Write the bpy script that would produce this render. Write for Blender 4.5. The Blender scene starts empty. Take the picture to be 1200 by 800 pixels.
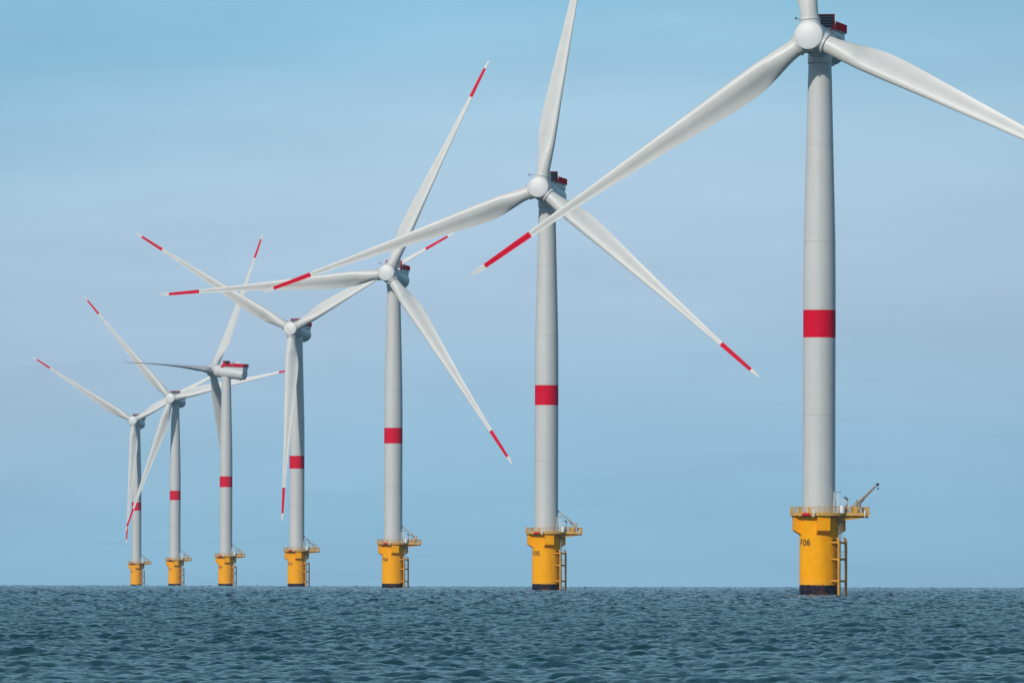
import bpy, bmesh, math, random
import numpy as np
from mathutils import Matrix, Vector

random.seed(7)
C = bpy.context.scene
COL = C.collection
R_EARTH = 7433e3          # effective earth radius (with refraction): the far turbines stand at and beyond the horizon
CAM_H = 3.5
FPX = 15900.0             # focal length in pixels of a 1200 px wide frame
ROLL = 0.0026
rad = math.radians

# ------------------------------------------------------------------ materials
def new_mat(name):
    m = bpy.data.materials.new(name); m.use_nodes = True
    nt = m.node_tree
    return m, nt, nt.nodes, nt.links, nt.nodes['Principled BSDF']

def paint(name, col, rough=0.45, var=0.06, scale=0.35, streak=0.0, streak_col=(0.12, 0.07, 0.04), bump=0.0, metallic=0.0, spec=0.5):
    """weathered paint: slow tone variation, fine mottling and vertical grime streaks"""
    m, nt, N, L, b = new_mat(name)
    tc = N.new('ShaderNodeTexCoord')
    n1 = N.new('ShaderNodeTexNoise'); n1.inputs['Scale'].default_value = scale; n1.inputs['Detail'].default_value = 6
    L.new(tc.outputs['Object'], n1.inputs['Vector'])
    mr = N.new('ShaderNodeMapRange'); mr.inputs[1].default_value = 0.3; mr.inputs[2].default_value = 0.7
    mr.inputs[3].default_value = 1 - var; mr.inputs[4].default_value = 1 + var
    L.new(n1.outputs['Fac'], mr.inputs[0])
    mul = N.new('ShaderNodeMix'); mul.data_type = 'RGBA'; mul.blend_type = 'MULTIPLY'; mul.inputs[0].default_value = 1
    mul.inputs[6].default_value = (*col, 1)
    L.new(mr.outputs[0], mul.inputs[7])
    out = mul.outputs[2]
    if streak > 0:
        mp = N.new('ShaderNodeMapping'); mp.inputs['Scale'].default_value = (1.6, 1.6, 0.07)
        L.new(tc.outputs['Object'], mp.inputs['Vector'])
        n2 = N.new('ShaderNodeTexNoise'); n2.inputs['Scale'].default_value = 1.0; n2.inputs['Detail'].default_value = 5; n2.inputs['Roughness'].default_value = 0.65
        L.new(mp.outputs[0], n2.inputs['Vector'])
        m2 = N.new('ShaderNodeMapRange'); m2.inputs[1].default_value = 0.54; m2.inputs[2].default_value = 0.8
        m2.inputs[3].default_value = 0; m2.inputs[4].default_value = streak
        L.new(n2.outputs['Fac'], m2.inputs[0])
        mx = N.new('ShaderNodeMix'); mx.data_type = 'RGBA'; mx.inputs[7].default_value = (*streak_col, 1)
        L.new(m2.outputs[0], mx.inputs[0]); L.new(out, mx.inputs[6]); out = mx.outputs[2]
    L.new(out, b.inputs['Base Color'])
    b.inputs['Roughness'].default_value = rough
    b.inputs['Metallic'].default_value = metallic
    b.inputs['Specular IOR Level'].default_value = spec
    if bump > 0:
        bp = N.new('ShaderNodeBump'); bp.inputs['Strength'].default_value = 0.4; bp.inputs['Distance'].default_value = bump
        n3 = N.new('ShaderNodeTexNoise'); n3.inputs['Scale'].default_value = 4; n3.inputs['Detail'].default_value = 5
        L.new(tc.outputs['Object'], n3.inputs['Vector']); L.new(n3.outputs['Fac'], bp.inputs['Height']); L.new(bp.outputs[0], b.inputs['Normal'])
    return m

M = {}
M['tower'] = paint('tower_paint', (0.56, 0.56, 0.54), 0.5, 0.04, 0.25, 0.24, (0.22, 0.19, 0.15))
M['seam'] = paint('flange_seam', (0.40, 0.41, 0.41), 0.5, 0.1, 1.0)
M['blade'] = paint('blade_gelcoat', (0.63, 0.625, 0.59), 0.42, 0.04, 0.3, 0.12, (0.30, 0.26, 0.2))
M['nacelle'] = paint('nacelle_gelcoat', (0.62, 0.62, 0.60), 0.42, 0.04, 0.3, 0.1, (0.25, 0.22, 0.18))
M['red'] = paint('signal_red', (0.66, 0.0, 0.026), 0.6, 0.06, 0.5, 0.06, (0.3, 0.05, 0.04), spec=0.1)
M['yellow'] = paint('foundation_yellow', (0.97, 0.398, 0.0), 0.45, 0.05, 0.45, 0.25, (0.55, 0.20, 0.01), spec=0.12)
M['yellow_worn'] = paint('worn_yellow', (0.66, 0.36, 0.07), 0.6, 0.25, 2.5, 0.5, (0.30, 0.18, 0.09))
M['rust_yellow'] = paint('rusty_yellow', (0.62, 0.27, 0.02), 0.6, 0.2, 1.5, 0.5, (0.22, 0.09, 0.03))
M['growth'] = paint('marine_growth', (0.012, 0.014, 0.026), 0.6, 0.5, 1.2, 0.35, (0.10, 0.045, 0.04), 0.05)
M['crane'] = paint('crane_paint', (0.40, 0.34, 0.28), 0.5, 0.15, 2.0, 0.4, (0.22, 0.13, 0.07))
M['grey'] = paint('galvanised_steel', (0.36, 0.37, 0.37), 0.45, 0.15, 2.0, 0.3, (0.2, 0.15, 0.1), metallic=0.3)
M['white'] = paint('white_steel', (0.74, 0.74, 0.72), 0.5, 0.08, 1.0, 0.2)
M['dark'] = paint('dark_grille', (0.035, 0.042, 0.055), 0.55, 0.2, 2.0)
M['black'] = paint('black_lettering', (0.015, 0.014, 0.013), 0.6, 0.2, 3.0)
M['grating'] = paint('deck_grating', (0.20, 0.15, 0.09), 0.7, 0.3, 2.0, 0.4)

def ragged_foot(m):
    """marine growth with an uneven upper edge on the yellow pile coat"""
    nt = m.node_tree; N = nt.nodes; L = nt.links; b = N['Principled BSDF']
    src = b.inputs['Base Color'].links[0].from_socket
    tc = N.new('ShaderNodeTexCoord'); sp = N.new('ShaderNodeSeparateXYZ'); L.new(tc.outputs['Object'], sp.inputs[0])
    nz = N.new('ShaderNodeTexNoise'); nz.inputs['Scale'].default_value = 1.6; nz.inputs['Detail'].default_value = 7; L.new(tc.outputs['Object'], nz.inputs['Vector'])
    ma = N.new('ShaderNodeMath'); ma.operation = 'MULTIPLY_ADD'; ma.inputs[1].default_value = .55; L.new(nz.outputs['Fac'], ma.inputs[0]); L.new(sp.outputs['Z'], ma.inputs[2])
    r = N.new('ShaderNodeMapRange'); r.inputs[1].default_value = 2.4; r.inputs[2].default_value = 2.48; r.inputs[3].default_value = 1; r.inputs[4].default_value = 0
    L.new(ma.outputs[0], r.inputs[0])
    n2 = N.new('ShaderNodeTexNoise'); n2.inputs['Scale'].default_value = .9; n2.inputs['Detail'].default_value = 6; L.new(tc.outputs['Object'], n2.inputs['Vector'])
    ramp = N.new('ShaderNodeValToRGB'); e = ramp.color_ramp.elements
    e[0].position = .42; e[0].color = (.008, .011, .024, 1); e[1].position = .66; e[1].color = (.075, .035, .032, 1)
    L.new(n2.outputs['Fac'], ramp.inputs[0])
    mx = N.new('ShaderNodeMix'); mx.data_type = 'RGBA'; L.new(r.outputs[0], mx.inputs[0]); L.new(src, mx.inputs[6]); L.new(ramp.outputs[0], mx.inputs[7])
    # thin bleached salt line just above the growth
    r2 = N.new('ShaderNodeMapRange'); r2.inputs[1].default_value = 2.48; r2.inputs[2].default_value = 3.8; r2.inputs[3].default_value = .22; r2.inputs[4].default_value = 0
    L.new(ma.outputs[0], r2.inputs[0])
    mz = N.new('ShaderNodeMix'); mz.data_type = 'RGBA'; mz.inputs[7].default_value = (.62, .36, .09, 1)
    L.new(r2.outputs[0], mz.inputs[0]); L.new(src, mz.inputs[6]); L.new(mz.outputs[2], mx.inputs[6])
    L.new(mx.outputs[2], b.inputs['Base Color'])
M['pile'] = paint('pile_coating', (0.97, 0.398, 0.0), 0.45, 0.06, 0.5, 0.3, (0.50, 0.17, 0.01), spec=0.1)
ragged_foot(M['pile'])

# ------------------------------------------------------------------ mesh builder
class MB:
    def __init__(s): s.v = []; s.f = []; s.m = []
    def add(s, vs, fs, mi=0):
        o = len(s.v); s.v += [tuple(p) for p in vs]
        s.f += [tuple(i + o for i in f) for f in fs]; s.m += [mi] * len(fs)
    def box(s, x0, x1, y0, y1, z0, z1, mi=0, M4=None):
        vs = [Vector((x, y, z)) for z in (z0, z1) for y in (y0, y1) for x in (x0, x1)]
        if M4: vs = [M4 @ p for p in vs]
        s.add(vs, [(0, 2, 3, 1), (4, 5, 7, 6), (0, 1, 5, 4), (2, 6, 7, 3), (0, 4, 6, 2), (1, 3, 7, 5)], mi)
    def tube(s, a, b, r0, r1=None, n=10, mi=0, cap=True):
        a = Vector(a); b = Vector(b); r1 = r0 if r1 is None else r1
        d = (b - a).normalized(); u = d.orthogonal().normalized(); w = d.cross(u)
        vs = []
        for c, r in ((a, r0), (b, r1)):
            for k in range(n):
                t = 2 * math.pi * k / n; vs.append(c + (u * math.cos(t) + w * math.sin(t)) * r)
        fs = [(k, (k + 1) % n, n + (k + 1) % n, n + k) for k in range(n)]
        if cap: fs += [tuple(range(n - 1, -1, -1)), tuple(range(n, 2 * n))]
        s.add(vs, fs, mi)
    def lathe(s, prof, n=48, axis='Z', mats=None, M4=None, cap=True):
        """prof: list of (r, h); mats: material index per ring span"""
        vs = []
        for r, h in prof:
            for k in range(n):
                t = 2 * math.pi * k / n
                p = Vector((r * math.cos(t), r * math.sin(t), h))
                if axis == 'Y': p = Vector((p.x, p.z, p.y))
                vs.append(M4 @ p if M4 else p)
        o = len(s.v); s.v += [tuple(p) for p in vs]
        for i in range(len(prof) - 1):
            for k in range(n):
                q = (o + i * n + k, o + i * n + (k + 1) % n, o + (i + 1) * n + (k + 1) % n, o + (i + 1) * n + k)
                s.f.append(q if axis == 'Z' else q[::-1]); s.m.append(mats[i] if mats else 0)
        if cap:
            a = tuple(range(o, o + n)); b = tuple(range(o + (len(prof) - 1) * n, o + len(prof) * n))
            s.f.append(a[::-1] if axis == 'Z' else a); s.m.append(mats[0] if mats else 0)
            s.f.append(b if axis == 'Z' else b[::-1]); s.m.append(mats[-1] if mats else 0)
    def mesh(s, name, mats, smooth=35):
        me = bpy.data.meshes.new(name); me.from_pydata(s.v, [], s.f)
        for m in mats: me.materials.append(m)
        me.polygons.foreach_set('material_index', s.m)
        if smooth:
            me.polygons.foreach_set('use_smooth', [True] * len(s.f))
            me.update(); me.set_sharp_from_angle(angle=rad(smooth))
        me.update(); return me

# ------------------------------------------------------------------ turbine meshes (metres, origin at water level on the pile axis)
DECK = 15.3
PR = 3.6      # pile radius
def pile_mesh():
    b = MB()
    # black splash zone, yellow coat with shallow weld seams
    prof = [(PR, -4.0), (PR, 1.0)]
    mats = [0]
    def seam(h):
        prof.extend([(PR, h - .06), (PR + .03, h - .02), (PR + .03, h + .02), (PR, h + .06)]); mats.extend([0, 0, 0, 0])
    for h in (4.0, 6.9, 9.6): seam(h)
    prof.append((PR, 11.2)); mats.append(0)
    prof.append((PR + .12, 12.1)); mats.append(0)
    prof.append((PR + .4, DECK - .35)); mats.append(0)
    b.lathe(prof, 96, mats=mats)
    return b.mesh('foundation_pile', [M['pile']], 25)

def bracket_mesh():
    """box corbel under the deck, outward along -Y, bevelled underside"""
    b = MB(); w = 1.2; y0 = -PR + .3; y1 = -PR - 1.2; zt = DECK - .36; zb = 11.65
    pr = [(y0, zt), (y1, zt), (y1, zb + .55), (y0, zb - .35)]
    vs = [(-w, y, z) for y, z in pr] + [(w, y, z) for y, z in pr]
    b.add(vs, [(0, 1, 2, 3), (7, 6, 5, 4), (0, 4, 5, 1), (1, 5, 6, 2), (2, 6, 7, 3), (3, 7, 4, 0)])
    me = b.mesh('bracket', [M['yellow']], 0)
    bm = bmesh.new(); bm.from_mesh(me)
    bmesh.ops.bevel(bm, geom=bm.edges[:], offset=.05, segments=2, affect='EDGES')
    bmesh.ops.recalc_face_normals(bm, faces=bm.faces)
    bm.to_mesh(me); bm.free(); return me

GLYPH = {  # centre-line strokes on a .62 x 1 cell
    'F': [[(.56, 1), (0, 1), (0, 0)], [(.02, .53), (.46, .53)]],
    'E': [[(.56, 1), (0, 1), (0, 0), (.56, 0)], [(.02, .52), (.46, .52)]],
    '0': [[(.3, 1), (.1, .93), (0, .72), (0, .28), (.1, .07), (.3, 0), (.48, .07), (.58, .28), (.58, .72), (.48, .93), (.3, 1)]],
    '1': [[(.08, .78), (.34, 1), (.34, 0)]],
    '2': [[(.02, .78), (.12, .95), (.3, 1), (.48, .93), (.56, .75), (.5, .55), (.02, 0), (.58, 0)]],
    '3': [[(.02, .85), (.15, .98), (.35, 1), (.52, .9), (.54, .7), (.42, .55), (.25, .53)], [(.3, .53), (.5, .45), (.58, .27), (.5, .08), (.3, 0), (.12, .03), (0, .18)]],
    '4': [[(.42, 0), (.42, 1), (0, .3), (.6, .3)]],
    '5': [[(.52, 1), (.08, 1), (.04, .55), (.3, .62), (.5, .52), (.58, .3), (.48, .07), (.28, 0), (.1, .04), (0, .17)]],
    '6': [[(.52, .9), (.38, 1), (.2, .95), (.06, .75), (0, .35), (.08, .1), (.28, 0), (.48, .07), (.57, .28), (.5, .5), (.3, .6), (.1, .5), (.02, .32)]]}
def text_mesh(txt):
    """block lettering painted on the round pile, centred on the -Y side"""
    b = MB(); hw = .105; Hh = 1.0; adv = .92; x0 = -adv * len(txt) / 2 + .17; lift = 0
    for ci, ch in enumerate(txt):
        for st in GLYPH[ch]:
            lift += .003; P = [Vector((x0 + ci * adv + x * 1.05, y * Hh)) for x, y in st]
            Q = []
            for a, c in zip(P[:-1], P[1:]):
                n = max(1, int((c - a).length / .12)); Q += [a + (c - a) * k / n for k in range(n)]
            Q.append(P[-1]); L_, R_ = [], []
            for k, q in enumerate(Q):
                d0 = (q - Q[k - 1]).normalized() if k else None; d1 = (Q[k + 1] - q).normalized() if k < len(Q) - 1 else None
                if d0 is None: d0 = d1
                if d1 is None: d1 = d0
                t = (d0 + d1).normalized(); nn = Vector((-t.y, t.x)); w = hw / max(.5, t.dot(d0))
                L_.append(q + nn * w); R_.append(q - nn * w)
            vs = []
            for q in L_ + R_:
                rr = PR + .036 + lift; a = q.x / rr; vs.append((rr * math.sin(a), -rr * math.cos(a), q.y))
            m = len(Q); b.add(vs, [(k, m + k, m + k + 1, k + 1) for k in range(m - 1)])
    return b.mesh('number_marking', [M['black']], 0)

# deck outline: round around the tower, with an arm out to the right carrying the crane
def deck_outline():
    pts = []
    R0 = 5.35; n = 44; a0 = math.asin(2.9 / R0)
    for k in range(n + 1):
        t = a0 + (2 * math.pi - 2 * a0) * k / n
        pts.append((R0 * math.cos(t), R0 * math.sin(t)))
    pts += [(9.3, -2.9), (9.3, 2.9)]
    return pts
OUT = deck_outline()
def edge_points(step):
    """points along the outline every step metres"""
    out = []
    n = len(OUT)
    carry = 0.0
    for i in range(n):
        a = Vector(OUT[i]); b = Vector(OUT[(i + 1) % n]); l = (b - a).length
        t = carry
        while t < l:
            out.append(a + (b - a) * (t / l)); t += step
        carry = t - l
    return out

def platform_mesh():
    b = MB(); n = len(OUT)
    z0, z1 = DECK - .34, DECK
    vs = [(x, y, z0) for x, y in OUT] + [(x, y, z1) for x, y in OUT]
    b.add(vs, [tuple(range(n))[::-1]], 1); b.add(vs, [tuple(range(n, 2 * n))], 1)
    b.add(vs, [(i, (i + 1) % n, n + (i + 1) % n, n + i) for i in range(n)], 0)
    # kick plate standing just outside the edge
    k = 1.006
    vs2 = [(x * k, y * k, DECK - .05) for x, y in OUT] + [(x * k, y * k, DECK + .2) for x, y in OUT]
    b.add(vs2, [(i, (i + 1) % n, n + (i + 1) % n, n + i) for i in range(n)], 0)
    # tapering beams under the arm
    for y in (-2.2, 0.0, 2.2):
        vs = [(3.4, y - .15, z0 - .02), (9.0, y - .15, z0 - .02), (9.0, y - .15, z0 - .3), (3.4, y - .15, z0 - 1.0)]
        vs += [(x, yy + .3, z) for x, yy, z in vs]
        b.add(vs, [(0, 1, 2, 3), (7, 6, 5, 4), (0, 4, 5, 1), (1, 5, 6, 2), (2, 6, 7, 3), (3, 7, 4, 0)], 2)
    # radial beams under the round part
    for k2 in range(12):
        t = rad(30 * k2 + 15); m4 = Matrix.Rotation(t, 4, 'Z')
        b.box(PR + .2, 5.2, -.1, .1, z0 - .28, z0 - .01, 2, m4)
    return b.mesh('platform', [M['yellow_worn'], M['grating'], M['rust_yellow']], 0)

def railing_mesh():
    b = MB(); H = 1.25
    ps = edge_points(1.05)
    for p in ps:
        b.tube((p.x * .985, p.y * .985, DECK), (p.x * .985, p.y * .985, DECK + H), .05, n=6)
    n = len(OUT)
    for hz, r in ((H, .055), (H * .66, .035), (H * .36, .035)):
        for i in range(n):
            a = OUT[i]; c = OUT[(i + 1) % n]
            b.tube((a[0] * .985, a[1] * .985, DECK + hz), (c[0] * .985, c[1] * .985, DECK + hz), r, n=6)
    # fine infill bars
    for p in edge_points(.35):
        b.tube((p.x * .985, p.y * .985, DECK + .05), (p.x * .985, p.y * .985, DECK + H), .018, n=4, cap=False)
    # solid gate panels
    def panel(t0, t1, mi=0):
        pts = [(5.2 * math.sin(rad(t)), -5.2 * math.cos(rad(t))) for t in np.linspace(t0, t1, 5)]
        for a, c in zip(pts[:-1], pts[1:]):
            a = Vector((*a, 0)); c = Vector((*c, 0)); d = (c - a); nrm = Vector((d.y, -d.x, 0)).normalized() * .03
            vs = [a + nrm, c + nrm, c - nrm, a - nrm]
            b.add([v + Vector((0, 0, DECK + .25)) for v in vs] + [v + Vector((0, 0, DECK + H - .08)) for v in vs],
                  [(3, 2, 1, 0), (4, 5, 6, 7), (0, 1, 5, 4), (1, 2, 6, 5), (2, 3, 7, 6), (3, 0, 4, 7)], mi)
    panel(-88, -70, 0); panel(-24, -18, 0); panel(28, 33, 1)
    b.box(6.3, 7.0, -2.86, -2.8, DECK + .25, DECK + H - .1, 0)
    b.box(8.5, 9.1, -2.86, -2.8, DECK + .25, DECK + H - .1, 0)
    return b.mesh('railing', [M['yellow_worn'], M['white']], 40)

def deck_gear_meshes():
    """caged stair, gangway, tank, davit and cabinets beside the tower foot"""
    out = []
    def done(b, name, mats): out.append((name, b.mesh(name, [M[k] for k in mats], 35)))
    b = MB(); x0, x1, y0, y1 = 2.75, 3.5, -2.6, -1.7
    for x in (x0, x1):
        for y in (y0, y1): b.tube((x, y, DECK), (x, y, DECK + 4.0), .07, n=6)
    for k in range(12):
        z = DECK + .3 + k * .33
        b.tube((x0, y0, z), (x1, y0, z), .035, n=6); b.tube((x0, y1, z), (x1, y1, z), .035, n=6)
        b.tube((x0, y0, z), (x0, y1, z), .03, n=6); b.tube((x1, y0, z), (x1, y1, z), .03, n=6)
    b.tube((x0, y0, DECK + 4.0), (x1 + .5, y0, DECK + 4.0), .09, n=6, mi=1)
    b.tube((x1 + .45, y0, DECK + 4.0), (x1 + .45, y0, DECK + 3.6), .06, n=6, mi=1)
    done(b, 'caged_stair', ['white', 'grey'])
    b = MB(); b.box(3.55, 4.9, -2.7, -1.5, DECK + 1.35, DECK + 1.5, 1)
    for y in (-2.6, -1.6):
        b.tube((3.65, y, DECK + 2.4), (4.8, y, DECK + 2.5), .06, n=6)
        b.tube((4.8, y, DECK + 2.5), (5.8, y, DECK + 1.0), .06, n=6); b.tube((4.8, y, DECK + 1.5), (5.8, y, DECK + .05), .06, n=6)
        for xx, za, zb in ((3.65, 0, 2.4), (4.25, 1.4, 2.45), (4.8, 0, 2.5), (5.3, .8, 1.75), (5.8, 0, 1.0)): b.tube((xx, y, DECK + za), (xx, y, DECK + zb), .045, n=6)
    done(b, 'gangway', ['white', 'grey'])
    b = MB(); b.lathe([(.02, 0), (.5, .02), (.52, .3), (.52, 1.1), (.4, 1.35), (.02, 1.42)], 20, M4=Matrix.Translation((4.15, -3.3, DECK + .1)))
    done(b, 'tank', ['white'])
    b = MB(); b.tube((5.1, -1.0, DECK), (5.1, -1.0, DECK + 2.6), .16, n=8)
    b.tube((5.1, -1.0, DECK + 2.55), (4.65, -1.0, DECK + 3.2), .17, n=8); b.tube((4.65, -1.0, DECK + 3.2), (5.4, -1.1, DECK + 2.6), .12, n=8, mi=1)
    done(b, 'davit', ['grey', 'dark'])
    for x0, x1, y0, y1, h, m in ((5.9, 6.5, -2.5, -1.8, 1.45, 'rust_yellow'), (4.75, 5.05, -2.82, -2.5, 1.2, 'rust_yellow'), (7.9, 8.6, .3, 1.2, 1.1, 'grey'), (-3.9, -3.3, -3.3, -2.7, 1.1, 'yellow_worn')):
        b = MB(); b.box(x0, x1, y0, y1, DECK, DECK + h); b.box(x0 - .04, x1 + .04, y0 - .04, y1 + .04, DECK + h, DECK + h + .06)
        done(b, 'cabinet', [m])
    return out

def lamps_mesh(x, y):
    b = MB()
    b.tube((x, y, DECK - .55), (x, y, DECK + .75), .11, n=8)
    b.box(x - .16, x + .16, y - .12, y + .16, DECK + .0, DECK + .5)
    return b.mesh('marker_lamp', [M['white']], 35)

def lifebuoy_box_mesh():
    b = MB()
    m4 = Matrix.Rotation(rad(-27), 4, 'Z')
    b.box(-.8, .8, -5.62, -5.42, DECK - .27, DECK + .12, 0, m4)
    return b.mesh('red_locker', [M['red']], 0)

def crane_mesh():
    """knuckle crane, origin at its foot, boom rising along +X"""
    b = MB()
    b.lathe([(.6, 0), (.6, .12), (.4, .2), (.36, 1.0), (.42, 1.05)], 16)
    b.tube((0, 0, 1.0), (0, 0, 1.7), .48, .44, n=14)
    b.box(-.65, .45, -.36, .36, 1.4, 2.15)
    return b.mesh('crane', [M['crane']], 35)
def boom_mesh():
    b = MB()
    a = Vector((-.35, 0, 1.75)); t = Vector((4.25, 0, 5.5)); d = (t - a)
    b.tube(a, a + d * .42, .36, .32, n=4); b.tube(a + d * .40, a + d * .80, .27, .23, n=4); b.tube(a + d * .78, t, .2, .17, n=4)
    b.tube((.35, 0, 1.75), a + d * .36 + Vector((.1, 0, -.25)), .09, n=8, mi=1)      # lift cylinder
    b.tube((-.5, 0, 2.1), (-.35, 0, 2.6), .16, n=8)
    b.box(t.x - .25, t.x + .25, -.14, .14, t.z - .28, t.z + .2, 1)
    b.tube(t + Vector((.1, 0, -.2)), t + Vector((.12, 0, -.75)), .035, n=6, mi=1)
    b.box(t.x - .02, t.x + .25, -.1, .1, t.z - .95, t.z - .7, 1)
    return b.mesh('boom', [M['crane'], M['dark']], 30)
def chain_mesh():
    b = MB(); x, y = 8.95, -2.3
    for k in range(5):
        z = DECK - .5 - k * .5
        b.tube((x, y, z), (x, y, z - .38), .05 if k % 2 else .08, n=6)
        b.tube((x, y, z - .38), (x, y, z - .5), .02, n=4)
        return b.mesh('hanging_chain', [M['dark']], 35)

LAZ = 62   # boat landing bearing, degrees from the -Y side towards +X
def landing_frame():
    return Matrix.Rotation(rad(LAZ), 4, 'Z')   # local -Y -> outward
def boat_landing_mesh():
    b = MB(); m = landing_frame(); r = 4.85
    def P(x, y, z): return m @ Vector((x, y, z))
    for x in (-1.45, 1.45):
        b.tube(P(x, -r, -2.5), P(x, -r, 10.2), .26, n=14)
        b.tube(P(x, -r, 10.2), P(x, -r + .35, 10.9), .26, .2, n=14)
        for z in (2.9, 6.9, 10.0):
            b.tube(P(x, -r, z), P(x, -PR + .42, z), .2, n=10)
    for z in (2.9, 6.95, 10.0):
        b.tube(P(-1.45, -r + .02, z), P(1.45, -r + .02, z), .2, n=10)
    b.tube(P(1.45, -r, 9.3), P(.6, -r, 9.95), .12, n=8)
    for z in (7.7, 8.3):
        b.tube(P(-1.45, -r + .3, z), P(1.45, -r + .3, z), .05, n=8)
    return b.mesh('boat_landing', [M['rust_yellow']], 35)
def ladder_mesh():
    b = MB(); m = landing_frame(); r = 4.3
    def P(x, y, z): return m @ Vector((x, y, z))
    for x in (-.3, .3):
        b.tube(P(x, -r, -1.0), P(x, -r, DECK - .4), .055, n=6)
    for k in range(52):
        z = -.7 + k * .3
        if z < DECK - .5: b.tube(P(-.3, -r, z), P(.3, -r, z), .03, n=5)
    # safety cage on the upper run
    for k in range(7):
        z = 10.8 + k * .65
        pts = [P(.42 * math.sin(t), -r - .05 - .5 * math.cos(t) * (1 if abs(t) < 1.5 else 0), z) for t in np.linspace(-1.6, 1.6, 9)]
        for a, c in zip(pts[:-1], pts[1:]): b.tube(a, c, .03, n=4)
    for t in (-1.0, 0, 1.0):
        b.tube(P(.42 * math.sin(t), -r - .05 - .5 * math.cos(t), 10.8), P(.42 * math.sin(t), -r - .05 - .5 * math.cos(t), 14.7), .03, n=4)
    for x in (-.3, .3):
        for z in (4.5, 8.6, 12.0): b.tube(P(x, -r, z), P(x, -PR + .1, z), .05, n=6)
    return b.mesh('ladder', [M['grey']], 40)

HUB_H = 102.3
def tower_mesh():
    b = MB()
    pr = [(3.06, DECK - .3), (3.06, DECK + .25), (3.0, DECK + .3)]; mt = [2, 2]
    def to(h, r, mi=0): pr.append((r, h)); mt.append(mi)
    def flange(h, r):
        to(h - .05, r); to(h - .045, r + .012, 1); to(h + .045, r + .012, 1); to(h + .05, r, 1)
    flange(33.5, 3.0)
    to(47.85, 3.0); to(47.852, 3.006, 3); to(52.95, 3.006, 3); to(52.952, 3.0, 3)
    to(56, 3.0)
    flange(65.6, 2.93); to(74, 2.74)
    flange(83.5, 2.5); to(HUB_H - 4.0, 2.14); to(HUB_H - 2.2, 2.1); 
    b.lathe(pr, 96, mats=mt)
    return b.mesh('tower', [M['tower'], M['seam'], M['yellow_worn'], M['red']], 25)
def door_mesh():
    b = MB(); m4 = Matrix.Rotation(rad(70), 4, 'Z')
    b.box(-.55, .55, -3.08, -2.95, DECK + .35, DECK + 2.6, 0, m4)
    return b.mesh('door', [M['grey']], 0)

# head parts: origin on the tower axis at hub height, -Y is upwind
def nacelle_mesh():
    b = MB()
    # direct-drive generator drum, then the slightly slimmer canopy to the rear
    b.lathe([(2.2, -5.2), (2.82, -5.15), (2.95, -4.9), (2.95, -2.6), (2.87, -2.55), (2.87, -2.42), (2.95, -2.38), (2.9, -1.0), (2.82, 3.0), (2.72, 9.7), (2.6, 10.15), (2.35, 10.3), (2.0, 10.32)],
            72, axis='Y', mats=[0] * 4 + [1, 1] + [0] * 6)
    # flat roof spine carrying the deck
    b.box(-2.3, 2.3, -1.0, 10.2, 1.9, 2.62, 0)
    # yaw bearing housing and rear service hatch
    b.lathe([(2.16, -3.9), (2.22, -3.3), (2.3, -2.4)], 48, mats=[0] * 2, M4=Matrix.Rotation(rad(0), 4, 'X'))
    b.box(-.9, .9, 5.6, 8.2, -3.1, -2.4, 1)
    return b.mesh('nacelle', [M['nacelle'], M['seam']], 35)
def cooler_mesh():
    b = MB(); y = -.6; zb, zt = 2.62, 5.25; w = 2.55
    b.box(-w, w, y, y + .3, zb, zt, 0)
    for k in range(5):
        z = zb + .3 + k * .5; b.box(-w + .02, w - .02, y - .03, y - .002, z, z + .06, 2)
    # red frame
    b.box(-w - .16, -w - .002, y - .06, y + .5, zb, zt + .18, 1); b.box(w + .002, w + .16, y - .06, y + .5, zb, zt + .18, 1)
    b.box(-w - .16, w + .16, y - .06, y + .5, zt + .002, zt + .18, 1)
    for sx in (-1, 1):   # raking side plates
        x = sx * (w + .05)
        vs = [(x - .04, y - 1.4, zb - .3), (x - .04, y - .07, zb - .3), (x - .04, y - .07, zt - .8)]
        vs += [(x + .04, p[1], p[2]) for p in vs]
        b.add(vs, [(0, 1, 2), (5, 4, 3), (0, 3, 4, 1), (1, 4, 5, 2), (2, 5, 3, 0)], 1)
        vs = [(x - .04, y + .52, zb + .1), (x - .04, y + 2.2, zb + .1), (x - .04, y + .52, zt - .2)]
        vs += [(p[0] + .08, p[1], p[2]) for p in vs]
        b.add(vs, [(0, 1, 2), (5, 4, 3), (0, 3, 4, 1), (1, 4, 5, 2), (2, 5, 3, 0)], 1)
    return b.mesh('cooler', [M['dark'], M['red'], M['grey']], 0)
def hoist_deck_mesh():
    b = MB(); w = 2.6; y0, y1 = 1.7, 10.35; zb = 2.64; h = 1.6
    b.box(-w, w, y0, y1, zb, zb + .12, 1)
    b.box(-w + .35, w - .35, y0 - .6, y1 - .12, zb - 1.0, zb - .004, 2)
    for sx in (-1, 1):
        x = sx * w; n = 7; s = (y1 - y0) / n
        for k in range(int((y1 - y0 - .3) / .3)):
            m4 = Matrix.Translation((x, y0 + .2 + k * .3, 0)) @ Matrix.Rotation(rad(-sx * 38), 4, 'Z')
            b.box(-.012, .012, -.18, .18, zb + .14, zb + h - .07, 0, m4)
        for k in range(n + 1): b.tube((x, y0 + k * s, zb + .12), (x, y0 + k * s, zb + h + .05), .05, n=6, mi=0)
        b.tube((x, y0, zb + h), (x, y1, zb + h), .05, n=6, mi=0)
    for k in range(4):
        x0 = -w + k * w / 2; b.box(x0 + .06, x0 + w / 2 - .06, y1 - .03, y1 + .03, zb + .14, zb + h - .07, 0)
    b.tube((-w, y1, zb + h), (w, y1, zb + h), .05, n=6)
    return b.mesh('hoist_deck', [M['red'], M['grey'], M['nacelle']], 30)
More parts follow.
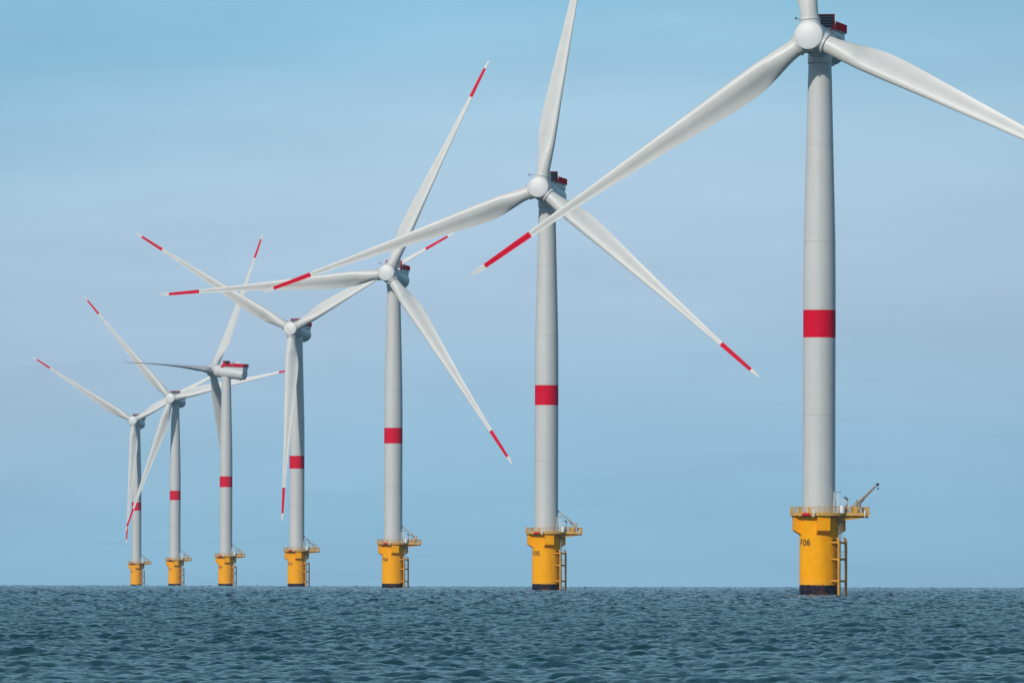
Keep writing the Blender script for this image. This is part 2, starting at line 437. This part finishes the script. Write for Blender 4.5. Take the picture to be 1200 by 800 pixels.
def mast_meshes():
    zb = 2.7; out = []
    b = MB(); b.tube((1.0, 4.2, zb), (1.0, 4.2, zb + 2.6), .05, n=6); b.tube((.6, 4.2, zb + 2.5), (1.4, 4.2, zb + 2.5), .03, n=6)
    b.lathe([(.12, 0), (.16, .1), (.14, .3), (.05, .4)], 10, M4=Matrix.Translation((1.0, 4.2, zb + 2.6))); out.append(b)
    b = MB(); b.tube((-1.6, 8.9, zb), (-1.6, 8.9, zb + 2.4), .04, n=6); out.append(b)
    b = MB(); b.tube((.2, 3.0, zb), (.2, 3.0, zb + 2.1), .2, n=8); out.append(b)
    return [b.mesh('sensor_mast', [M['grey']], 35) for b in out]

OVER = 7.35; FRONT = 9.77
def hub_mesh():
    """spinner with flat rounded nose, origin in the rotor centre; first socket points up"""
    b = MB(); F = FRONT - OVER
    pr = [(0.02, -F - .12), (.9, -F - .1), (1.7, -F - .03), (2.3, -F + .06), (2.6, -F + .16), (2.74, -F + .36), (2.8, -F + .75), (2.8, 0.2), (2.72, 1.6), (2.6, 2.35), (2.2, 2.45)]
    b.lathe(pr, 72, axis='Y', mats=[0] * 10)
    for k in range(3):
        m4 = Matrix.Rotation(rad(120 * k), 4, 'Y') @ Matrix.Rotation(rad(3.0), 4, 'X')
        b.lathe([(2.05, .3), (2.02, 1.6), (1.95, 2.45), (1.9, 2.62), (1.9, 3.0)], 56, mats=[0] * 4, M4=m4)
        b.lathe([(1.84, 2.9), (1.84, 3.12)], 56, mats=[1], M4=m4)
        b.lathe([(1.97, 3.1), (2.0, 3.14), (2.0, 3.34), (1.95, 3.38)], 56, mats=[0] * 3, M4=m4)
    return b.mesh('hub', [M['nacelle'], M['seam']], 35)
def vane_mesh():
    b = MB()
    b.tube((-1.7, -.4, 3.25), (-2.9, -.5, 3.3), .05, n=6)
    b.tube((-2.7, -.5, 3.3), (-2.95, -.5, 3.75), .12, .04, n=6); b.box(-3.05, -2.6, -.6, -.4, 3.2, 3.45, 0)
    return b.mesh('wind_vane', [M['dark']], 30)

BLEN = 77.0; BEND = -2.87; CONE = 3.44; TILT = 6.61
def blade_mesh():
    CH = [(3.3, 3.3), (5, 3.4), (8, 4.25), (11, 4.95), (14, 5.3), (18, 5.15), (24, 4.5), (30, 3.85), (40, 2.85), (48, 2.15), (56, 1.6), (64, 1.18), (70, 1.02), (74, .92), (76, .74), (76.8, .55), (77.3, .3), (77.5, .15)]
    TH = [(3.3, 1), (5, .97), (8, .72), (11, .52), (14, .46), (20, .39), (30, .33), (45, .29), (77, .22)]
    TW = [(3.3, 19), (8, 18), (14, 14), (20, 10.5), (30, 6.5), (48, 2.5), (64, 0), (77, -1)]
    AX = [(3.3, .5), (5, .49), (8, .42), (14, .34), (20, .32), (77, .32)]
    ip = lambda T, r: float(np.interp(r, [t[0] for t in T], [t[1] for t in T]))
    def sm(T, r): return sum(ip(T, min(max(r + d, 3.3), 77)) for d in (-1.4, -.7, 0, .7, 1.4)) / 5 if r < 72 else ip(T, r)
    B0, B1 = 64.1, 74.5
    rs = list(np.linspace(3.3, 24, 34)) + list(np.linspace(25, 62, 34)) + [B0, B0 + .002, 66, 68, 70, 72, B1 - .002, B1, 75.2, 76, 76.5, 76.9, 77.3, 77.5]
    n = 40; b = MB(); ring = []
    for r in rs:
        c = sm(CH, r); t = sm(TH, r); tw = rad(sm(TW, r)); ax = sm(AX, r)
        w = min(max((r - 4.5) / 8.5, 0), 1); w = w * w * (3 - 2 * w)
        off = BEND * (r / BLEN) ** 2
        for k in range(n):
            a = 2 * math.pi * k / n
            xc = .5 * (1 + math.cos(a))           # 1 = trailing, 0 = leading
            circ = .5 * math.sin(a) * t
            tt = t
            yt = 5 * tt * (.2969 * math.sqrt(max(xc, 0)) - .126 * xc - .3516 * xc ** 2 + .2843 * xc ** 3 - .1036 * xc ** 4)
            camb = .045 * 4 * xc * (1 - xc) * (1 if r > 10 else 0) * w
            foil = (yt if math.sin(a) >= 0 else -yt * .85) - camb * 1.0
            # pressure side (upwind) flatter with rear cusp
            if math.sin(a) > 0: foil = yt * .95 - camb - .035 * w * max(0, math.sin(math.pi * (xc - .45) / .55)) * (xc > .45)
            yn = circ * (1 - w) + foil * w
            X = (ax - xc) * c                      # + towards leading edge
            Nn = yn * c                            # + towards the pressure side (upwind)
            x = X * math.cos(tw) - Nn * math.sin(tw)
            nn = X * math.sin(tw) + Nn * math.cos(tw) + off
            b.v.append((x, -nn, r * .9915))
    m = len(rs)
    for i in range(m - 1):
        red = 1 if B0 + .001 < (rs[i] + rs[i + 1]) / 2 < B1 - .001 else 0
        for k in range(n):
            b.f.append((i * n + k, i * n + (k + 1) % n, (i + 1) * n + (k + 1) % n, (i + 1) * n + k)); b.m.append(red)
    b.f.append(tuple(range(n))[::-1]); b.m.append(0); b.f.append(tuple(range((m - 1) * n, m * n))); b.m.append(0)
    me = b.mesh('blade', [M['blade'], M['red']], 0)
    bm = bmesh.new(); bm.from_mesh(me); bmesh.ops.recalc_face_normals(bm, faces=bm.faces); bm.to_mesh(me); bm.free()
    me.polygons.foreach_set('use_smooth', [True] * len(me.polygons)); me.set_sharp_from_angle(angle=rad(50))
    return me

ME = dict(pile=pile_mesh(), bracket=bracket_mesh(), platform=platform_mesh(), railing=railing_mesh(), gear=deck_gear_meshes(),
          lampa=lamps_mesh(-1.05, -5.45), lampb=lamps_mesh(8.4, -3.05), locker=lifebuoy_box_mesh(), crane=crane_mesh(), boom=boom_mesh(), chain=chain_mesh(),
          landing=boat_landing_mesh(), ladder=ladder_mesh(), tower=tower_mesh(), door=door_mesh(), nacelle=nacelle_mesh(), cooler=cooler_mesh(),
          hoist=hoist_deck_mesh(), masts=mast_meshes(), hub=hub_mesh(), vane=vane_mesh(), blade=blade_mesh())

# ------------------------------------------------------------------ the turbines
#        bearing, distance, yaw, azimuth of first blade, pitch, crane heading, number
TUR = [(959.5, 2508, 14.4, 234.7, 4, 32, 'F06', 0),
       (640.0, 3471, 14.2, 249.5, 4, 180, 'F05', .2),
       (460.5, 4430, 14.6, 264.7, 4, 180, 'F04', .35),
       (347.6, 5400, 17.0, 300.2, 4, 180, 'F03', .45),
       (264.6, 6425, 119.4, 86.2, 85, 180, 'F02', .5),
       (205.0, 7422, 17.2, 317.2, 4, 180, 'F01', .35),
       (159.8, 8402, 14.0, 301.1, 4, 180, 'E01', .5)]      # last: how much deeper the pile stands
LABELS = ['nearest, tallest wind turbine, black F06 on its yellow base, crane boom raised to the right',
          'second tallest wind turbine, one blade reaching out of the top, another ending low at right',
          'wind turbine third from the right, one blade pointing flat left and one steeply up',
          'midmost wind turbine of the seven, one blade hanging straight down beside its tower',
          'wind turbine turned sideways, showing its long nacelle flank with red railing on top',
          'second farthest wind turbine, its lowest blade slanting down across the farthest tower',
          'farthest and smallest wind turbine, standing last at the left end of the row']
GROUP = 'offshore wind turbines standing in a row in the sea'

def child(name, me, parent, mat=None):
    o = bpy.data.objects.new(name, me); COL.objects.link(o); o.parent = parent
    if mat is not None: o.matrix_local = mat
    return o

for (px, D, yaw, az, pitch, cr, num, deep), lab in zip(TUR, LABELS):
    X = (px - 600) / FPX * D + ROLL * 290 / FPX * D
    t = bpy.data.objects.new('wind_turbine', None); COL.objects.link(t)
    t.location = (X, D, -(D * D + X * X) / 2 / R_EARTH - deep); t.empty_display_size = 5
    t['label'] = lab; t['category'] = 'wind turbine'; t['group'] = GROUP
    pile = child('foundation_pile', ME['pile'], t)
    for a in (10, 100, 190, 280): child('bracket', ME['bracket'], pile, Matrix.Rotation(rad(a), 4, 'Z'))
    tm = text_mesh(num)
    for a in (-48, 63, 174): child('number_marking', tm, pile, Matrix.Rotation(rad(a), 4, 'Z') @ Matrix.Translation((0, 0, 9.5)))
    land = child('boat_landing', ME['landing'], t); child('ladder', ME['ladder'], land)
    pf = child('platform', ME['platform'], t)
    child('railing', ME['railing'], pf)
    for gn, gm in ME['gear']: child(gn, gm, pf)
    child('marker_lamp', ME['lampa'], pf); child('marker_lamp', ME['lampb'], pf); child('locker', ME['locker'], pf)
    child('hanging_chain', ME['chain'], pf)
    cm = Matrix.Translation((7.25, -.6, DECK)) @ Matrix.Rotation(rad(cr), 4, 'Z')
    c = child('crane', ME['crane'], t, cm)
    child('boom', ME['boom'], c)
    tw = child('tower', ME['tower'], t); child('door', ME['door'], tw)
    H = Matrix.Translation((0, 0, HUB_H)) @ Matrix.Rotation(rad(-yaw), 4, 'Z') @ Matrix.Rotation(rad(-TILT), 4, 'X')
    n = child('nacelle', ME['nacelle'], t, H)
    LV = Matrix.Translation((0, 0, 2.5)) @ Matrix.Rotation(rad(TILT * .6), 4, 'X') @ Matrix.Translation((0, 0, -2.62))
    child('cooler', ME['cooler'], n, LV); child('hoist_deck', ME['hoist'], n, LV)
    for mm in ME['masts']: child('sensor_mast', mm, n, LV)
    RC = H @ Matrix.Translation((0, -OVER, 0))
    hb = child('hub', ME['hub'], t, RC @ Matrix.Rotation(rad(az), 4, 'Y'))
    child('wind_vane', ME['vane'], n, Matrix.Translation((0, -OVER, 0)))
    for k in range(3):
        child('blade', ME['blade'], t, RC @ Matrix.Rotation(rad(az + 120 * k), 4, 'Y') @ Matrix.Rotation(rad(CONE), 4, 'X') @ Matrix.Rotation(rad(-pitch), 4, 'Z'))

# ------------------------------------------------------------------ the sea: one curved sheet with real waves
def spectrum_tile(N, L, wind, V, lmin, lmax, seed, spread=2, kp=4.0, iso=.12):
    """random sea tile (height, dx, dy) from a Phillips spectrum, band limited to lmin..lmax metres"""
    rng = np.random.default_rng(seed)
    k1 = 2 * np.pi * np.fft.fftfreq(N, L / N)
    kx, ky = np.meshgrid(k1, k1, indexing='xy'); k = np.hypot(kx, ky); k[0, 0] = 1
    Lw = V * V / 9.81
    c = (kx * math.cos(wind) + ky * math.sin(wind)) / k
    P = np.exp(-1 / (k * Lw) ** 2) / k ** kp * (iso + np.abs(c) ** spread)
    lam = 2 * np.pi / k
    P *= (lam > lmin) * (lam < lmax); P[0, 0] = 0
    g = (rng.standard_normal((N, N)) + 1j * rng.standard_normal((N, N))) * np.sqrt(P)
    h = np.fft.ifft2(g).real; s = h.std()
    dx = np.fft.ifft2(1j * kx / k * g).real; dy = np.fft.ifft2(1j * ky / k * g).real
    return np.stack([h, dx, dy], -1) / s

def sample(T, L, x, y, rot):
    c, s = math.cos(rot), math.sin(rot)
    N = T.shape[0]
    u = (x * c - y * s) / L * N; v = (x * s + y * c) / L * N
    iu = np.floor(u).astype(np.int64); iv = np.floor(v).astype(np.int64)
    fu = (u - iu)[..., None]; fv = (v - iv)[..., None]
    iu %= N; iv %= N; ju = (iu + 1) % N; jv = (iv + 1) % N
    r = (T[iv, iu] * (1 - fu) + T[iv, ju] * fu) * (1 - fv) + (T[jv, iu] * (1 - fu) + T[jv, ju] * fu) * fv
    h, dx, dy = r[..., 0], r[..., 1], r[..., 2]
    return h, dx * c + dy * s, -dx * s + dy * c

def water_material():
    m, nt, N, L, b = new_mat('sea_water')
    b.inputs['Base Color'].default_value = (0.008, 0.048, 0.058, 1)
    b.inputs['Roughness'].default_value = 0.09
    b.inputs['IOR'].default_value = 1.333
    tc = N.new('ShaderNodeTexCoord')
    def noise(scale, det, sx=1.0):
        mp = N.new('ShaderNodeMapping'); mp.inputs['Scale'].default_value = (scale * sx, scale, scale)
        L.new(tc.outputs['Object'], mp.inputs['Vector'])
        n = N.new('ShaderNodeTexNoise'); n.inputs['Scale'].default_value = 1; n.inputs['Detail'].default_value = det; n.inputs['Roughness'].default_value = .6
        L.new(mp.outputs[0], n.inputs['Vector']); return n
    n1 = noise(3.2, 5, .8)
    b1 = N.new('ShaderNodeBump'); b1.inputs['Strength'].default_value = 1; b1.inputs['Distance'].default_value = WATER_BUMP
    L.new(n1.outputs['Fac'], b1.inputs['Height'])
    n2 = noise(.9, 3, .6); b2 = N.new('ShaderNodeBump'); b2.inputs['Strength'].default_value = 1; b2.inputs['Distance'].default_value = .06
    L.new(n2.outputs['Fac'], b2.inputs['Height']); L.new(b1.outputs[0], b2.inputs['Normal'])
    n3 = noise(11, 3, .8); b3 = N.new('ShaderNodeBump'); b3.inputs['Strength'].default_value = 1; b3.inputs['Distance'].default_value = .034
    L.new(n3.outputs['Fac'], b3.inputs['Height']); L.new(b2.outputs[0], b3.inputs['Normal'])
    L.new(b3.outputs[0], b.inputs['Normal'])
    return m
WATER_BUMP = 0.08

def build_water():
    # rows (distance) and columns (bearing): dense inside the part of the sea a telephoto sees, coarse elsewhere
    rows = [2.0]
    while rows[-1] < 350: rows.append(rows[-1] * 1.035)
    dr = .19
    r = rows[-1]
    while r < 8600:
        r += dr if r < 950 else dr * (r / 950) ** 1.85
        rows.append(r)
    while r < 12500: r += 60; rows.append(r)
    rows = np.array(rows)
    fine = rad(2.45); da = rad(.0105)
    a = list(np.arange(-fine, fine, da)); step = da; x = a[-1]; right = []
    while x < math.pi - .001:
        step = min(step * 1.12, rad(6)); x = min(x + step, math.pi); right.append(x)
    left = [-v for v in right if v < math.pi - .001]
    ang = np.array(sorted(left) + a + right)
    A, Rr = np.meshgrid(ang, rows, indexing='xy')
    x = Rr * np.sin(A); y = Rr * np.cos(A)
    wind = rad(90)
    T1 = spectrum_tile(1024, 431.0, rad(84), 5.0, .9, 60, 3, 5, 3.3, .03)
    T2 = spectrum_tile(1024, 101.0, wind, 5.0, .35, 3.6, 5, 2, 2.8, .15)
    h1, dx1, dy1 = sample(T1, 431.0, x, y, rad(17)); h2, dx2, dy2 = sample(T2, 101.0, x, y, rad(-11))
    # gusts: slow patches of rougher and calmer water
    g = spectrum_tile(256, 1500.0, 0.3, 30, 60, 1500, 9, 0)
    gv, _, _ = sample(g, 1500.0, x, y, .4)
    gust = 1 + .10 * np.clip(gv, -2, 2)
    # cell size tells which part of the spectrum the coarse outskirts can carry
    cell = Rr * np.gradient(ang)[None, :]
    f1 = np.clip(1.6 - cell / 6, 0, 1); f2 = np.clip(1.4 - cell / 1.6, 0, 1)
    f2 = np.maximum(f2, (np.abs(A) < fine) * 1.0)
    near = np.clip(Rr / 12, 0, 1)
    a1, a2 = .115 * near * f1, .062 * gust * f2 * near * np.clip(Rr / 1000, 1, None) ** .8
    z = h1 * a1 + h2 * a2 - Rr ** 2 / 2 / R_EARTH
    ch = .9
    x = x - (dx1 * a1 + dx2 * a2) * ch; y = y - (dy1 * a1 + dy2 * a2) * ch
    nr, nc = x.shape
    V = np.stack([x, y, z], -1).reshape(-1, 3).astype(np.float32)
    i = np.arange(nr - 1)[:, None] * nc + np.arange(nc - 1)[None, :]
    F = np.stack([i, i + 1, i + nc + 1, i + nc], -1).reshape(-1, 4)
    me = bpy.data.meshes.new('water')
    me.vertices.add(len(V)); me.vertices.foreach_set('co', V.ravel())
    me.loops.add(F.size); me.loops.foreach_set('vertex_index', F.ravel().astype(np.int32))
    me.polygons.add(len(F)); me.polygons.foreach_set('loop_start', np.arange(0, F.size, 4, dtype=np.int32))
    me.polygons.foreach_set('use_smooth', np.ones(len(F), bool))
    me.materials.append(water_material()); me.update()
    me.flip_normals() if me.polygons[0].normal.z < 0 else None
    o = bpy.data.objects.new('water', me); COL.objects.link(o); o['kind'] = 'structure'
    print('water', nr, nc, len(F))
build_water()

# ------------------------------------------------------------------ air
HAZE = 1.8e-5
hb = MB(); hb.box(-14000, 14000, -14000, 14000, -35, 240)
hme = hb.mesh('haze', [], 0)
hm = bpy.data.materials.new('haze_air'); hm.use_nodes = True
hm.node_tree.nodes.clear()
ho = hm.node_tree.nodes.new('ShaderNodeOutputMaterial'); hv = hm.node_tree.nodes.new('ShaderNodeVolumePrincipled')
hv.inputs['Density'].default_value = HAZE; hv.inputs['Color'].default_value = (.6, .8, 1, 1); hv.inputs['Anisotropy'].default_value = 0.2
hm.node_tree.links.new(hv.outputs[0], ho.inputs['Volume']); hme.materials.append(hm)
hz = bpy.data.objects.new('haze', hme); COL.objects.link(hz); hz['kind'] = 'stuff'

# ------------------------------------------------------------------ sun, sky
SUN_EL, SUN_AZ = 30.0, -148.0      # bearing measured from the view direction (+Y), clockwise: behind the camera to the left
d = Vector((math.sin(rad(SUN_AZ)) * math.cos(rad(SUN_EL)), math.cos(rad(SUN_AZ)) * math.cos(rad(SUN_EL)), math.sin(rad(SUN_EL))))
sl = bpy.data.lights.new('sun', 'SUN'); sl.energy = 2.85; sl.angle = rad(1.8); sl.color = (1, .95, .87)
so = bpy.data.objects.new('sun', sl); COL.objects.link(so); so.rotation_euler = (-d).to_track_quat('-Z', 'Y').to_euler(); so.location = d * 500

W = bpy.data.worlds.new('World'); C.world = W; W.use_nodes = True
N = W.node_tree.nodes; L = W.node_tree.links
bg = N['Background']; bg.inputs['Strength'].default_value = 0.09
sky = N.new('ShaderNodeTexSky'); sky.sky_type = 'NISHITA'; sky.sun_disc = False
sky.sun_elevation = rad(SUN_EL); sky.sun_rotation = rad(SUN_AZ)
sky.air_density = 1.0; sky.dust_density = 1.0; sky.ozone_density = 1.5
tc = N.new('ShaderNodeTexCoord'); sep = N.new('ShaderNodeSeparateXYZ'); L.new(tc.outputs['Generated'], sep.inputs[0])
VEIL_GAIN = 1.16
def lin(c): return tuple(((v / 255) / 12.92 if v / 255 <= .04045 else ((v / 255 + .055) / 1.055) ** 2.4) for v in c)
# thin veil of high haze over the lowest few degrees of the sky; colours by sine of elevation
VEIL = [(-.02, (130, 174, 200)), (0.000, (135, 178, 205)), (.004, (138, 184, 209)), (.008, (144, 187, 212)), (.013, (154, 191, 214)), (.020, (168, 194, 216)), (.030, (169, 198, 219)),
        (.036, (157, 195, 217)), (.0425, (134, 185, 211)), (.10, (142, 186, 211)), (.20, (143, 187, 212)), (.42, (118, 168, 205))]
Z0, Z1 = -.02, .42
mr = N.new('ShaderNodeMapRange'); mr.inputs[1].default_value = Z0; mr.inputs[2].default_value = Z1
L.new(sep.outputs['Z'], mr.inputs[0])
# ragged edges of the layers: long flat noise
mp = N.new('ShaderNodeMapping'); mp.inputs['Scale'].default_value = (14, 14, 170)
L.new(tc.outputs['Generated'], mp.inputs['Vector'])
nz = N.new('ShaderNodeTexNoise'); nz.inputs['Scale'].default_value = 1.0; nz.inputs['Detail'].default_value = 5; nz.inputs['Roughness'].default_value = .55
L.new(mp.outputs[0], nz.inputs['Vector'])
ns = N.new('ShaderNodeMath'); ns.operation = 'MULTIPLY_ADD'; ns.inputs[1].default_value = .020; ns.inputs[2].default_value = -.010
L.new(nz.outputs['Fac'], ns.inputs[0])
ad = N.new('ShaderNodeMath'); L.new(ns.outputs[0], ad.inputs[1])
lx = N.new('ShaderNodeMapRange'); lx.inputs[1].default_value = -.06; lx.inputs[2].default_value = -.005; lx.inputs[3].default_value = .022; lx.inputs[4].default_value = 0; L.new(sep.outputs['X'], lx.inputs[0])
a0 = N.new('ShaderNodeMath'); L.new(mr.outputs[0], a0.inputs[0]); L.new(lx.outputs[0], a0.inputs[1]); L.new(a0.outputs[0], ad.inputs[0])
cr_ = N.new('ShaderNodeValToRGB'); L.new(ad.outputs[0], cr_.inputs[0])
el = cr_.color_ramp.elements
while len(el) > 1: el.remove(el[-1])
for i, (z, c) in enumerate(VEIL):
    e = el[0] if i == 0 else el.new((z - Z0) / (Z1 - Z0))
    e.position = (z - Z0) / (Z1 - Z0); e.color = (*lin(c), 1)
sc_ = N.new('ShaderNodeVectorMath'); sc_.operation = 'SCALE'; sc_.inputs['Scale'].default_value = VEIL_GAIN / bg.inputs['Strength'].default_value
L.new(cr_.outputs[0], sc_.inputs[0])
# faint cirrus mottling
mp2 = N.new('ShaderNodeMapping'); mp2.inputs['Scale'].default_value = (45, 45, 260); mp2.inputs['Rotation'].default_value = (0, .006, 0)
L.new(tc.outputs['Generated'], mp2.inputs['Vector'])
n2 = N.new('ShaderNodeTexNoise'); n2.inputs['Scale'].default_value = 1.0; n2.inputs['Detail'].default_value = 6; L.new(mp2.outputs[0], n2.inputs['Vector'])
m2 = N.new('ShaderNodeMapRange'); m2.inputs[1].default_value = .3; m2.inputs[2].default_value = .7; m2.inputs[3].default_value = .955; m2.inputs[4].default_value = 1.035
L.new(n2.outputs['Fac'], m2.inputs[0])
# long thin darker streaks low down
mp3 = N.new('ShaderNodeMapping'); mp3.inputs['Scale'].default_value = (32, 32, 1300); mp3.inputs['Rotation'].default_value = (0, -.004, 0); mp3.inputs['Location'].default_value = (3.1, 0, 7.7)
L.new(tc.outputs['Generated'], mp3.inputs['Vector'])
n3 = N.new('ShaderNodeTexNoise'); n3.inputs['Scale'].default_value = 1.0; n3.inputs['Detail'].default_value = 4; L.new(mp3.outputs[0], n3.inputs['Vector'])
m3 = N.new('ShaderNodeMapRange'); m3.inputs[1].default_value = .56; m3.inputs[2].default_value = .74; m3.inputs[3].default_value = 0; m3.inputs[4].default_value = 1; L.new(n3.outputs['Fac'], m3.inputs[0])
lo = N.new('ShaderNodeMapRange'); lo.interpolation_type = 'SMOOTHSTEP'; lo.inputs[1].default_value = .012; lo.inputs[2].default_value = .019; lo.inputs[3].default_value = .055; lo.inputs[4].default_value = .008; L.new(sep.outputs['Z'], lo.inputs[0])
q3 = N.new('ShaderNodeMath'); q3.operation = 'MULTIPLY'; L.new(m3.outputs[0], q3.inputs[0]); L.new(lo.outputs[0], q3.inputs[1])
# lens edge darkening put into the sky colour: veil dims towards both sides
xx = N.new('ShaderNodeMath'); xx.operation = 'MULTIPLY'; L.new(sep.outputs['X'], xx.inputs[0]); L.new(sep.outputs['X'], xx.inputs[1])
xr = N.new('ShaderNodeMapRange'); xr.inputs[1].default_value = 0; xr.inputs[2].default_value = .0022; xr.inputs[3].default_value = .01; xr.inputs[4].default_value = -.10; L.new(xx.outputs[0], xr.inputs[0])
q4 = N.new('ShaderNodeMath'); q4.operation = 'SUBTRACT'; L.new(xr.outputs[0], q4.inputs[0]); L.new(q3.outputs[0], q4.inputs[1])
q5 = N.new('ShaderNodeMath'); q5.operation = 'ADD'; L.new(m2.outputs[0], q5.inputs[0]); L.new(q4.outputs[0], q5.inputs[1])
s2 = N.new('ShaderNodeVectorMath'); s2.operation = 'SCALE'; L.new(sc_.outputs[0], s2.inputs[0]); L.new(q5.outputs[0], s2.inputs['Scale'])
fade = N.new('ShaderNodeMapRange'); fade.interpolation_type = 'SMOOTHSTEP'; fade.inputs[1].default_value = .25; fade.inputs[2].default_value = .65
fade.inputs[3].default_value = 1; fade.inputs[4].default_value = 0; L.new(sep.outputs['Z'], fade.inputs[0])
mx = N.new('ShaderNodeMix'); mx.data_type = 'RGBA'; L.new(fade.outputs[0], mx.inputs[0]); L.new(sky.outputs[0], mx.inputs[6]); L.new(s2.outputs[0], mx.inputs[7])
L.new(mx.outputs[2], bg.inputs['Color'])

# ------------------------------------------------------------------ camera
cd = bpy.data.cameras.new('camera'); cam = bpy.data.objects.new('camera', cd); COL.objects.link(cam); C.camera = cam
cd.sensor_width = 36; cd.lens = FPX / 1200 * 36; cd.clip_start = 1; cd.clip_end = 60000
cam.location = (0, 0, CAM_H)
pitch = 273.0 / FPX
cam.matrix_world = Matrix.Translation((0, 0, CAM_H)) @ Matrix.Rotation(math.pi / 2 + pitch, 4, 'X') @ Matrix.Rotation(ROLL, 4, 'Z')

C.view_settings.view_transform = 'Standard'; C.view_settings.look = 'None'; C.view_settings.gamma = 1; C.view_settings.exposure = 0
C.cycles.volume_bounces = 0
C.render.resolution_x = 1024; C.render.resolution_y = 682
